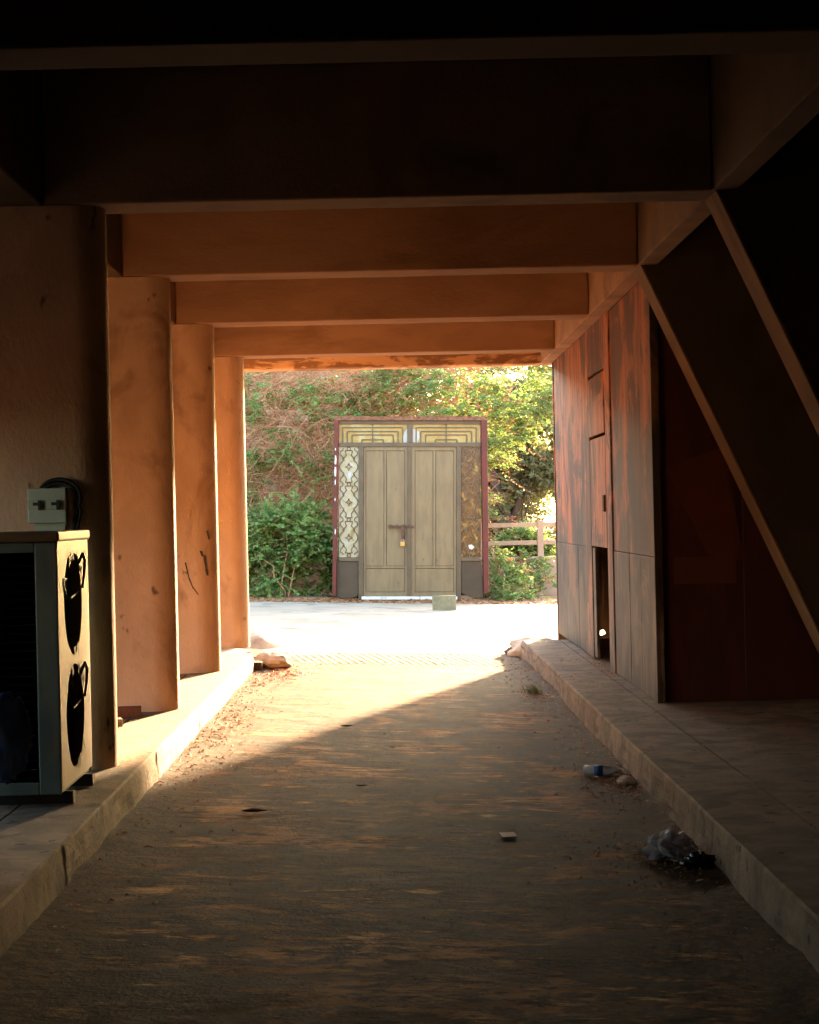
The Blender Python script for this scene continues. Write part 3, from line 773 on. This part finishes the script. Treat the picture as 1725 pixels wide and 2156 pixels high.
for lx0, lx1, ups, low in ((456, 852, ((475, 637), (655, 818)), (470, 818)), (866, 1267, ((905, 1065), (1085, 1247)), (905, 1250))):
    leaf = dbuild(dbox(lx0, lx1, 406, 1708, 0.0, 0.03), "door_leaf", framem)
    for pa, pb, ya, yb in ((ups[0][0], ups[0][1], 438, 1447), (ups[1][0], ups[1][1], 438, 1447), (ups[0][0], ups[1][1], 1465, 1674)):
        dbuild(dbox(pa + 5, pb - 5, ya + 5, yb - 5, -0.010, -0.0005), "panel", doorm, leaf)
    st = MB()
    y_t, y_m0, y_m1, y_b = 438, 1447, 1465, 1674
    st.box(dx(lx0), dx(ups[0][0]), -0.022, -0.0005, dzz(1708), dzz(406))
    st.box(dx(ups[1][1]), dx(lx1), -0.022, -0.0005, dzz(1708), dzz(406))
    st.box(dx(ups[0][0]), dx(ups[1][1]), -0.022, -0.0005, dzz(y_t), dzz(406))
    st.box(dx(ups[0][1]), dx(ups[1][0]), -0.020, -0.0005, dzz(y_m0), dzz(y_t))
    st.box(dx(ups[0][0]), dx(ups[1][1]), -0.022, -0.0005, dzz(y_m1), dzz(y_m0))
    st.box(dx(ups[0][0]), dx(ups[1][1]), -0.022, -0.0005, dzz(1708), dzz(y_b))
    dbuild(st, "stiles_and_rails", doorm, leaf, bevel=0.005)
dbuild(dbox(838, 872, 406, 1712, -0.055, -0.036), "cover_strip", framem, bevel=0.004)
m_ = MB(); m_.tube([(dx(676), -0.06, dzz(1098)), (dx(893), -0.06, dzz(1102))], 0.016)
for x in (690, 745, 805, 865): m_.box(dx(x - 10), dx(x + 10), -0.078, -0.046, dzz(1116), dzz(1084))
dbuild(m_, "bolt", rustm)
m_ = MB(); m_.prism_y([(dx(783), dzz(1105)), (dx(817), dzz(1105)), (dx(812), dzz(1212)), (dx(786), dzz(1212))], -0.088, -0.078)
dbuild(m_, "hasp", rustm)
pk = dbuild(dbox(778, 816, 1234, 1272, -0.10, -0.06), "padlock", brassm, bevel=0.006)
m_ = MB(); m_.tube([(dx(797 + 13 * math.cos(t)), -0.08, dzz(1228 - 17 * math.sin(t))) for t in [R(-20 + 220 * k / 10) for k in range(11)]], 0.008)
dbuild(m_, "shackle", steelm, pk)
m_ = MB(); m_.prism_y([(dx(440), dzz(1737)), (dx(1275), dzz(1737)), (dx(1275), dzz(1710)), (dx(440), dzz(1710))], -0.09, 0.04)
dbuild(m_, "sill", whitem, bevel=0.006)
D0.location = (0.355, DY, dz0)
D0.rotation_euler = (0, 0.0224, 0)

bk = empty("concrete_block", (0.885, 30.5, road_z(0.885)), None, None)
x, y, z = bk.location
o = MB().box(x - 0.20, x + 0.20, y - 0.05, y + 0.05, z - 0.01, z + 0.245).build("block", blockm, bk, bevel=0.008)
bk2 = o; o.parent = None; o.location = bk.location; bpy.data.objects.remove(bk)
o.name = "concrete_block"
tag(o, "small mossy grey concrete block standing upright on the street before the door", "concrete block")

# ---------------------------------------------------------------- parapet wall with concrete rails beyond the street
WY = 37.2
def wz(px_y): return EYE - (px_y - 1085 - 0.0224 * 280 * -1 * -1) * WY / FPX
par = empty("parapet_wall", (4.5, WY, 0), "low pinkish concrete wall with two rails and posts beyond the street", "wall")
zw0, zw1 = -0.2, EYE - 0.92
MB().box(1.2, 4.0, WY, WY + 0.2, zw0, zw1 - 0.06).build("wall", pinkm, par, bevel=0.01)
MB().box(1.2, 4.0, WY - 0.05, WY + 0.25, zw1 - 0.058, zw1).build("coping", pinkm, par, bevel=0.01)
for z in (EYE - 0.63, EYE - 0.26):
    MB().box(1.2, 4.0, WY + 0.06, WY + 0.14, z - 0.045, z + 0.045).build("rail", pinkm, par, bevel=0.006)
for x in (1.9, 3.1):
    MB().box(x - 0.06, x + 0.06, WY + 0.035, WY + 0.165, zw1 + 0.001, EYE - 0.18).build("post", pinkm, par, bevel=0.006)

# ---------------------------------------------------------------- vegetation
def spray(lv, tw, p, d, length, rr, leaf=0.07, droop=0.5, pinn=True, n=9):
    p = Vector(p); d = Vector(d).normalized()
    pts = [p.copy()]
    seg = 5
    for i in range(seg):
        d = (d + Vector((rr.uniform(-.25, .25), rr.uniform(-.25, .25), -droop * 0.22 + rr.uniform(-.1, .1)))).normalized()
        p = p + d * (length / seg)
        pts.append(p.copy())
    if tw is not None:
        for a, b in zip(pts, pts[1:]):
            sd_ = (b - a).cross(Vector((rr.uniform(-1, 1), rr.uniform(-1, 1), rr.uniform(-1, 1))))
            if sd_.length < 1e-5: continue
            sd_.normalize(); w = 0.006
            k = len(tw.v)
            tw.v += [tuple(a - sd_ * w), tuple(a + sd_ * w), tuple(b + sd_ * w * .7), tuple(b - sd_ * w * .7)]
            tw.f.append((k, k + 1, k + 2, k + 3))
    for i in range(n):
        t = (i + 0.5) / n * seg
        j = min(seg - 1, int(t)); u = t - j
        q = pts[j].lerp(pts[j + 1], u)
        ax = (pts[j + 1] - pts[j]).normalized()
        for s in (-1, 1):
            side_ = ax.cross(Vector((rr.uniform(-.4, .4), rr.uniform(-.4, .4), 1)))
            if side_.length < 1e-4: continue
            side_.normalize()
            dr = (side_ * s + ax * 0.45 + Vector((rr.uniform(-.4, .4), rr.uniform(-.4, .4), rr.uniform(-.5, .3)))).normalized()
            l = leaf * rr.uniform(0.7, 1.4)
            wv = dr.cross(Vector((rr.uniform(-1, 1), rr.uniform(-1, 1), rr.uniform(-.3, 1))))
            if wv.length < 1e-4: continue
            wv.normalize(); w = l * 0.30
            k = len(lv.v)
            lv.v += [tuple(q), tuple(q + dr * l * .5 + wv * w), tuple(q + dr * l), tuple(q + dr * l * .5 - wv * w)]
            lv.f.append((k, k + 1, k + 2, k + 3))

def shrub(name, base, blobs, lmat, label, cat, group=None, leaf=0.07, nspray=220, seed=1, stems=5, droop=0.6, trunk=None, spread=None, length=0.5, dry=0.0):
    """blobs: list of (centre, radii, weight); sprays fill their shells and volumes"""
    rr = random.Random(seed)
    base = Vector(base)
    root = empty(name, base, label, cat, group)
    lv, tw, dl, st = MB(), MB(), MB(), MB()
    tot = sum(b[2] for b in blobs)
    for c, rad, w in blobs:
        for i in range(int(nspray * w / tot)):
            while True:
                v = Vector((rr.uniform(-1, 1), rr.uniform(-1, 1), rr.uniform(-1, 1)))
                if 0.15 < v.length < 1: break
            v = v * (v.length ** -0.35)
            p = Vector(c) + Vector((v.x * rad[0], v.y * rad[1], v.z * rad[2]))
            if noise.noise(p * 1.35 + Vector((seed, 0, 0))) < -0.12: continue     # gaps
            d = Vector((v.x + rr.uniform(-.6, .6), v.y + rr.uniform(-.6, .6), v.z * 0.5 + rr.uniform(-.1, .6)))
            if p.z < base.z - 0.2: continue
            spray(dl if rr.random() < dry else lv, tw, p - d.normalized() * length * .4, d, length * rr.uniform(0.6, 1.3), rr, leaf, droop)
    for k in range(stems):
        c, rad, w = blobs[k % len(blobs)]
        e = Vector(c) + Vector((rr.uniform(-.7, .7) * rad[0], rr.uniform(-.7, .7) * rad[1], rr.uniform(0, .8) * rad[2]))
        s0 = base + Vector((rr.uniform(-.2, .2), rr.uniform(-.1, .1), -0.1))
        pts = []
        for q in range(7):
            u = q / 6
            pts.append(s0.lerp(e, u) + Vector((rr.uniform(-.1, .1), rr.uniform(-.1, .1), math.sin(u * 3.1) * 0.25)))
        st.tube(pts, 0.016 if trunk is None else 0.035, 5, 0.006)
    if trunk:
        for pts, r0, r1 in trunk: st.tube(pts, r0, 8, r1)
    lv.build("foliage", lmat, root, fix=False)
    if dl.v: dl.build("dry_foliage", drym, root, fix=False)
    if tw.v: tag(tw.build("twigs", twigm, root, fix=False), kind="stuff")
    st.build("stems" if not trunk else "trunk", barkm if trunk else twigm, root, smooth=True)
    return root

def thicket(name, base, box, n, label, cat, seed, lean=0.0):
    """a tangle of bare brown twigs"""
    rr = random.Random(seed)
    root = empty(name, base, label, cat)
    tw, lv = MB(), MB()
    (x0, x1), (y0, y1), (z0, z1) = box
    for i in range(n):
        p = Vector((rr.uniform(x0, x1), rr.uniform(y0, y1), z0 + (z1 - z0) * rr.random() ** 0.8))
        d = Vector((rr.uniform(-1, 1) + lean, rr.uniform(-.5, .5), rr.uniform(-.5, .9))).normalized()
        l = rr.uniform(0.4, 1.5)
        pts = [p]
        for k in range(5):
            d = (d + Vector((rr.uniform(-.25, .25), rr.uniform(-.2, .2), rr.uniform(-.3, .12)))).normalized()
            pts.append(pts[-1] + d * l / 5)
        tw.tube(pts, rr.choice([0.005, 0.007, 0.007, 0.01, 0.016]), 3, 0.003)
        if rr.random() < 0.6:
            spray(lv, None, pts[rr.randrange(1, 5)], d, 0.3, rr, 0.05, 0.3, n=5)
    tag(tw.build("twigs", twigm, root, fix=False), kind="stuff")
    lv.build("dry_foliage", drym, root, fix=False)
    return root

gz = road_z(0)
shrub("green_bush", (-2.1, 34.6, gz), [((-2.35, 34.9, 0.75), (0.75, 0.6, 0.85), 3), ((-1.35, 35.0, 0.65), (0.75, 0.6, 0.75), 3), ((-1.9, 35.0, 1.35), (0.95, 0.6, 0.65), 3), ((-0.7, 35.2, 0.9), (0.6, 0.5, 0.9), 2)],
      leaf_a, "dense deep green bush at street level just left of the standing door", "bush", nspray=1700, seed=11, leaf=0.075, stems=3)
shrub("green_bush", (-4.6, 35.0, gz), [((-4.6, 35.3, 0.9), (1.5, 0.8, 1.1), 3), ((-3.4, 35.3, 0.9), (0.8, 0.7, 1.0), 2)],
      leaf_a, "deep green bush at the far left mostly hidden by the last column", "bush", nspray=700, seed=12, leaf=0.075)
shrub("far_hedge", (3.0, 52.0, 0.0), [((-1 + 2.0 * (k % 5), 52 + (k % 2), 1.2 + 1.7 * (k // 5) + 0.4 * (k % 3)), (1.5, 0.9, 1.4), 1) for k in range(9)],
      leaf_c, "distant grey green hedge seen through the concrete rails and below the leaning tree", "hedge", nspray=3600, seed=45, leaf=0.13, length=0.7)
thicket("dry_thicket", (-1.0, 36.6, gz), ((-3.8, 1.75), (36.2, 38.2), (0.3, 4.9)), 3900, "reddish brown tangle of bare twigs on the bank behind the bush and door", "thicket", 5)
shrub("climbing_shrub", (-2.2, 37.0, 0.5), [((-2.3, 36.6, 3.1), (0.9, 0.6, 0.5), 3), ((-0.9, 36.4, 2.6), (0.8, 0.5, 0.35), 2.5), ((-1.3, 36.6, 3.9), (0.9, 0.6, 0.45), 2.5), ((-2.7, 36.5, 4.2), (0.5, 0.5, 0.7), 1.5), ((0.3, 36.6, 4.2), (0.9, 0.6, 0.5), 2.5), ((-0.4, 36.4, 3.5), (1.0, 0.5, 0.3), 1.5), ((-2.8, 36.4, 2.2), (0.5, 0.4, 0.5), 1)],
      leaf_b, "light green straggling shrub on the brown bank above the deep green bush", "shrub", nspray=1150, seed=21, leaf=0.065, length=0.55, dry=0.12, stems=8)
shrub("overhanging_tree", (1.5, 36.3, gz), [((1.5, 35.6, 3.9), (0.9, 0.6, 0.5), 3), ((2.6, 35.6, 3.85), (0.8, 0.6, 0.55), 3), ((0.6, 35.8, 4.4), (0.8, 0.5, 0.4), 2), ((2.2, 35.4, 3.2), (0.7, 0.5, 0.3), 1.6), ((1.75, 35.4, 2.1), (0.16, 0.3, 0.7), 0.7), ((2.0, 35.5, 2.75), (0.45, 0.4, 0.22), 0.8), ((3.1, 35.9, 4.2), (0.5, 0.5, 0.6), 2.0)],
      leaf_b, "yellow green tree whose drooping branches hang over the right side of the door", "tree", nspray=1700, seed=31, leaf=0.06, length=0.5, dry=0.06,
      trunk=[([(1.45, 36.4, -0.1), (1.5, 36.4, 1.2), (1.55, 36.3, 2.4), (1.6, 36.0, 3.4), (1.8, 35.8, 4.2)], 0.10, 0.03)], stems=2)
shrub("leaning_tree", (2.9, 43.0, 0.0), [((2.6, 43.5, 3.6), (1.6, 1.0, 1.3), 4), ((1.3, 43.4, 3.0), (1.1, 0.9, 1.2), 2), ((2.2, 43.3, 2.2), (1.0, 0.8, 0.8), 2.5), ((2.0, 43.3, 1.2), (1.0, 0.8, 0.7), 2), ((3.5, 43.4, 3.4), (0.8, 0.8, 1.5), 3.0), ((4.0, 43.2, 3.0), (0.5, 0.6, 1.1), 2.2), ((2.0, 44.5, 5.0), (2.2, 1.0, 0.9), 2), ((2.6, 44.5, 2.4), (1.4, 0.8, 1.4), 2)],
      leaf_c, "grey green tree with a dark leaning trunk behind the concrete rails", "tree", nspray=4600, seed=41, leaf=0.10, length=0.6, dry=0.05,
      trunk=[([(2.95, 43.0, -0.2), (2.85, 43.0, 1.0), (2.62, 43.0, 2.0), (2.3, 43.1, 3.0), (1.9, 43.2, 4.2)], 0.22, 0.09), ([(2.85, 43.0, 1.2), (3.2, 43.1, 2.2), (3.4, 43.2, 3.4)], 0.11, 0.05)], stems=6)
shrub("green_hedge", (2.6, 38.4, gz), [((1.9, 38.3, 0.8), (0.7, 0.5, 0.55), 2), ((2.7, 38.4, 0.75), (0.7, 0.5, 0.5), 2), ((3.5, 38.4, 0.6), (0.6, 0.5, 0.45), 1.5)],
      leaf_b, "bright green hedge growing through the pinkish concrete rails", "hedge", nspray=2600, seed=51, leaf=0.075, length=0.4)
shrub("low_shrub", (2.05, 35.2, gz), [((2.1, 35.3, 0.45), (0.5, 0.4, 0.32), 2), ((2.7, 35.2, 0.25), (0.5, 0.35, 0.22), 1.6), ((2.0, 35.3, 1.05), (0.45, 0.35, 0.3), 1.2), ((1.95, 34.9, 0.15), (0.35, 0.3, 0.14), 0.8), ((2.6, 36.7, 0.55), (0.6, 0.3, 0.3), 1.6), ((3.1, 36.2, 0.15), (0.5, 0.4, 0.25), 1.3), ((2.3, 34.4, 0.05), (0.5, 0.3, 0.12), 0.8)],
      leaf_b, "small sprawling green shrub before the pinkish wall right of the door", "shrub", nspray=560, seed=61, leaf=0.06, length=0.4, dry=0.1)
for i, (x, y, h, r, lab) in enumerate([(-8.0, 40, 4.0, 2.2, "broad deep green tree far left on the bank"), (-4.8, 43, 5.4, 2.2, "deep green tree on top of the bank behind the left bush"), (-1.2, 45, 6.0, 2.4, "tall green tree on top of the bank behind the door"), (1.6, 49, 5.6, 2.3, "distant green tree between the bank and the leaning tree")]):
    zb = ground_z(x, y)
    shrub("bank_tree", (x, y, zb), [((x, y, h), (r, r * .7, 1.5), 3), ((x - r * .5, y, h - 1), (r * .7, r * .6, 1.1), 2), ((x + r * .6, y, h - .7), (r * .7, r * .6, 1.1), 2)],
          leaf_a if i < 2 else leaf_c, lab, "tree", "trees on the bank", nspray=700, seed=71 + i, leaf=0.13, length=0.8, stems=5,
          trunk=[([(x, y, zb - .2), (x + .1, y, zb + 1), (x, y, h)], 0.16, 0.07)])
# ground litter beyond the street
lit = MB(); rr = random.Random(91)
for i in range(2600):
    x = rr.uniform(-4, 4.5); y = 33.0 + abs(rr.gauss(0, 0.9)) - 0.25
    z = ground_z(x, y) + 0.015 if y > 33.0 else road_z(x) + 0.01
    a = rr.uniform(0, 6.3); l = rr.uniform(0.02, 0.07)
    u = Vector((math.cos(a), math.sin(a), rr.uniform(-.2, .5))) * l; w = Vector((-math.sin(a), math.cos(a), rr.uniform(-.3, .6))) * l * .5
    p = Vector((x, y, z)); k = len(lit.v)
    lit.v += [tuple(p - u), tuple(p + w), tuple(p + u), tuple(p - w)]; lit.f.append((k, k + 1, k + 2, k + 3))
tag(lit.build("leaf_litter", drym, fix=False), "dry brown leaf litter along the far street edge", "leaf litter", kind="stuff")

# ---------------------------------------------------------------- litter and rubbish in the lane
deb = MB(); rr = random.Random(17)
def debris(x, y, z, s):
    t = rr.random()
    a = rr.uniform(0, 6.3)
    if t < 0.55:      # pebble
        k = len(deb.v)
        for q in range(4):
            deb.v.append((x + s * .5 * math.cos(a + q * 1.57) * rr.uniform(.6, 1.1), y + s * .5 * math.sin(a + q * 1.57) * rr.uniform(.6, 1.1), z - 0.004))
        deb.v.append((x, y, z + s * .45))
        deb.f += [(k, k + 1, k + 4), (k + 1, k + 2, k + 4), (k + 2, k + 3, k + 4), (k + 3, k, k + 4)]
    elif t < 0.85:     # curled leaf
        l = s * 1.3
        u = Vector((math.cos(a), math.sin(a), rr.uniform(0, .3))) * l; w = Vector((-math.sin(a), math.cos(a), rr.uniform(.0, .35))) * l * .45
        p = Vector((x, y, z + 0.004)); k = len(deb.v)
        deb.v += [tuple(p - u), tuple(p + w), tuple(p + u), tuple(p - w + Vector((0, 0, l * .2)))]; deb.f.append((k, k + 1, k + 2, k + 3))
    else:             # twig
        l = s * rr.uniform(1.5, 3)
        deb.tube([(x, y, z + 0.004), (x + l * .5 * math.cos(a), y + l * .5 * math.sin(a), z + 0.012), (x + l * math.cos(a + .3), y + l * math.sin(a + .3), z + 0.004)], 0.003, 3)
for i in range(2600):
    y = 6 + 15 * rr.random() ** 0.6
    if rr.random() < 0.5:
        x = -1.40 + abs(rr.gauss(0, 0.12 + 0.18 * rr.random()))
    else:
        x = 1.44 - abs(rr.gauss(0, 0.12 + 0.16 * rr.random()))
    debris(x, y, lane_z(x, y), rr.uniform(0.004, 0.016))
for i in range(260):
    x, y = rr.uniform(-1.3, 1.3), rr.uniform(5.2, 24)
    debris(x, y, lane_z(x, y), rr.uniform(0.004, 0.011))
for cx, cy_, n, sx, sy in ((-1.12, 17.9, 420, 0.14, 0.5), (1.33, 10.6, 260, 0.12, 0.35), (1.2, 8.35, 260, 0.16, 0.3), (1.28, 15.9, 160, 0.1, 0.3), (-1.25, 13.3, 200, 0.1, 0.9)):
    for i in range(n):
        x, y = cx + rr.gauss(0, sx), cy_ + rr.gauss(0, sy)
        if -1.4 < x < 1.44: debris(x, y, lane_z(x, y) + rr.uniform(0, 0.02), rr.uniform(0.006, 0.022))
for i in range(260):
    x, y = rr.uniform(1.5, 1.95), rr.uniform(13.4, 18)
    if rr.random() < 0.6: x = 1.95 - abs(rr.gauss(0, .06)); y = rr.gauss(16.6, .7)
    debris(x, y, PR + 0.001, rr.uniform(0.006, 0.02))
tag(deb.build("dry_litter", drym, fix=False), "dry leaves, twigs and grit along the lane kerbs", "litter", kind="stuff")

# plastic bottle
bx, by = 1.275, 11.08
bt = empty("plastic_bottle", (bx, by, lane_z(bx, by)), "crushed clear plastic bottle with blue label lying by the right kerb", "bottle")
bz = lane_z(bx, by) + 0.034
MB().lathe((bx - 0.12, by + 0.02, bz), (1, -0.12, 0), [(0, 0.02), (0.004, 0.031), (0.03, 0.033), (0.06, 0.030), (0.10, 0.033), (0.15, 0.032), (0.185, 0.022), (0.20, 0.013), (0.215, 0.013)], 16).build("bottle_body", bottle_m, bt, smooth=True)
MB().lathe((bx - 0.055, by + 0.012, bz), (1, -0.12, 0), [(0, 0.0335), (0.055, 0.0345)], 16).build("bottle_label", labelm, bt, smooth=True)
MB().lathe((bx + 0.093, by - 0.006, bz), (1, -0.12, 0), [(0, 0.015), (0.018, 0.015)], 12).build("cap", whitem, bt)
def crumple(name, loc, r, mat, seed, label, cat, amp=0.45):
    o = blob(0, 0, 0, r[0], r[1], r[2], seed, amp, 24, 14, 2.6).build(name, mat)
    o.location = loc
    return tag(o, label, cat)
crumple("crumpled_wrapper", (1.375, 10.75, lane_z(1.37, 10.75) + 0.02), (0.05, 0.035, 0.025), paperm, 2.7, "small crumpled cream wrapper against the right kerb beside the bottle", "wrapper")
crumple("plastic_bag", (1.27, 8.42, lane_z(1.27, 8.42) + 0.05), (0.11, 0.09, 0.075), clearbag, 5.1, "milky crumpled plastic bag against the right kerb in the foreground", "plastic bag")
crumple("plastic_bag", (1.36, 8.12, lane_z(1.36, 8.12) + 0.03), (0.07, 0.05, 0.035), blackbag, 9.4, "shiny black plastic bag lying beside the milky bag at the kerb", "plastic bag")
m_ = MB(); px, py = 0.557, 8.98; pz = lane_z(px, py)
m_.hexa([(px - .035, py - .06, pz + .012), (px + .04, py - .065, pz + .014), (px + .03, py + .07, pz + .013), (px - .045, py + .06, pz + .012), (px - .035, py - .06, pz + .0135), (px + .04, py - .065, pz + .0155), (px + .03, py + .07, pz + .0145), (px - .045, py + .06, pz + .0135)])
tag(m_.build("paper_scrap", paperm), "small cream scrap of paper lying flat in the lane", "paper")
for i, (lx, ly, s, lab) in enumerate(((-0.76, 9.62, 0.07, "dark curled leaf lying left of the paper scrap in the lane"), (-0.20, 10.55, 0.035, "small dark leaf near the middle of the lane"), (-0.36, 13.5, 0.05, "dark leaf lying in the lane at the edge of the sunlit patch"))):
    z = lane_z(lx, ly)
    vs, fs = [], []
    for k in range(7):
        u = k / 6; w = s * 0.5 * math.sin(math.pi * min(0.98, u + 0.02))
        x = lx - s + 2 * s * u; zz = z + 0.008 + 0.008 * (2 * u - 1) ** 2
        vs += [(x, ly - w, zz + w * .5), (x, ly, zz), (x, ly + w, zz + w * .5)]
    for k in range(6):
        fs += [(3 * k, 3 * k + 1, 3 * k + 4, 3 * k + 3), (3 * k + 1, 3 * k + 2, 3 * k + 5, 3 * k + 4)]
    tag(MB().add(vs, fs).build("fallen_leaf", stone_b, fix=False), lab, "leaf")
# dry grass tuft
gt = MB(); rr = random.Random(5)
gx, gy = 1.255, 16.15; gzz = lane_z(gx, gy)
for i in range(140):
    a = rr.uniform(0, 6.3); l = rr.uniform(0.04, 0.12); t = rr.uniform(0.2, 1.0)
    b = Vector((gx + rr.gauss(0, .03), gy + rr.gauss(0, .03), gzz)); e = b + Vector((math.cos(a) * l * t, math.sin(a) * l * t, l * 0.9))
    w = Vector((-math.sin(a), math.cos(a), 0)) * 0.004
    k = len(gt.v); gt.v += [tuple(b - w), tuple(b + w), tuple(e)]; gt.f.append((k, k + 1, k + 2))
tag(gt.build("grass_tuft", leaf_c, fix=False), "small dry grass tuft at the foot of the right kerb", "grass tuft")
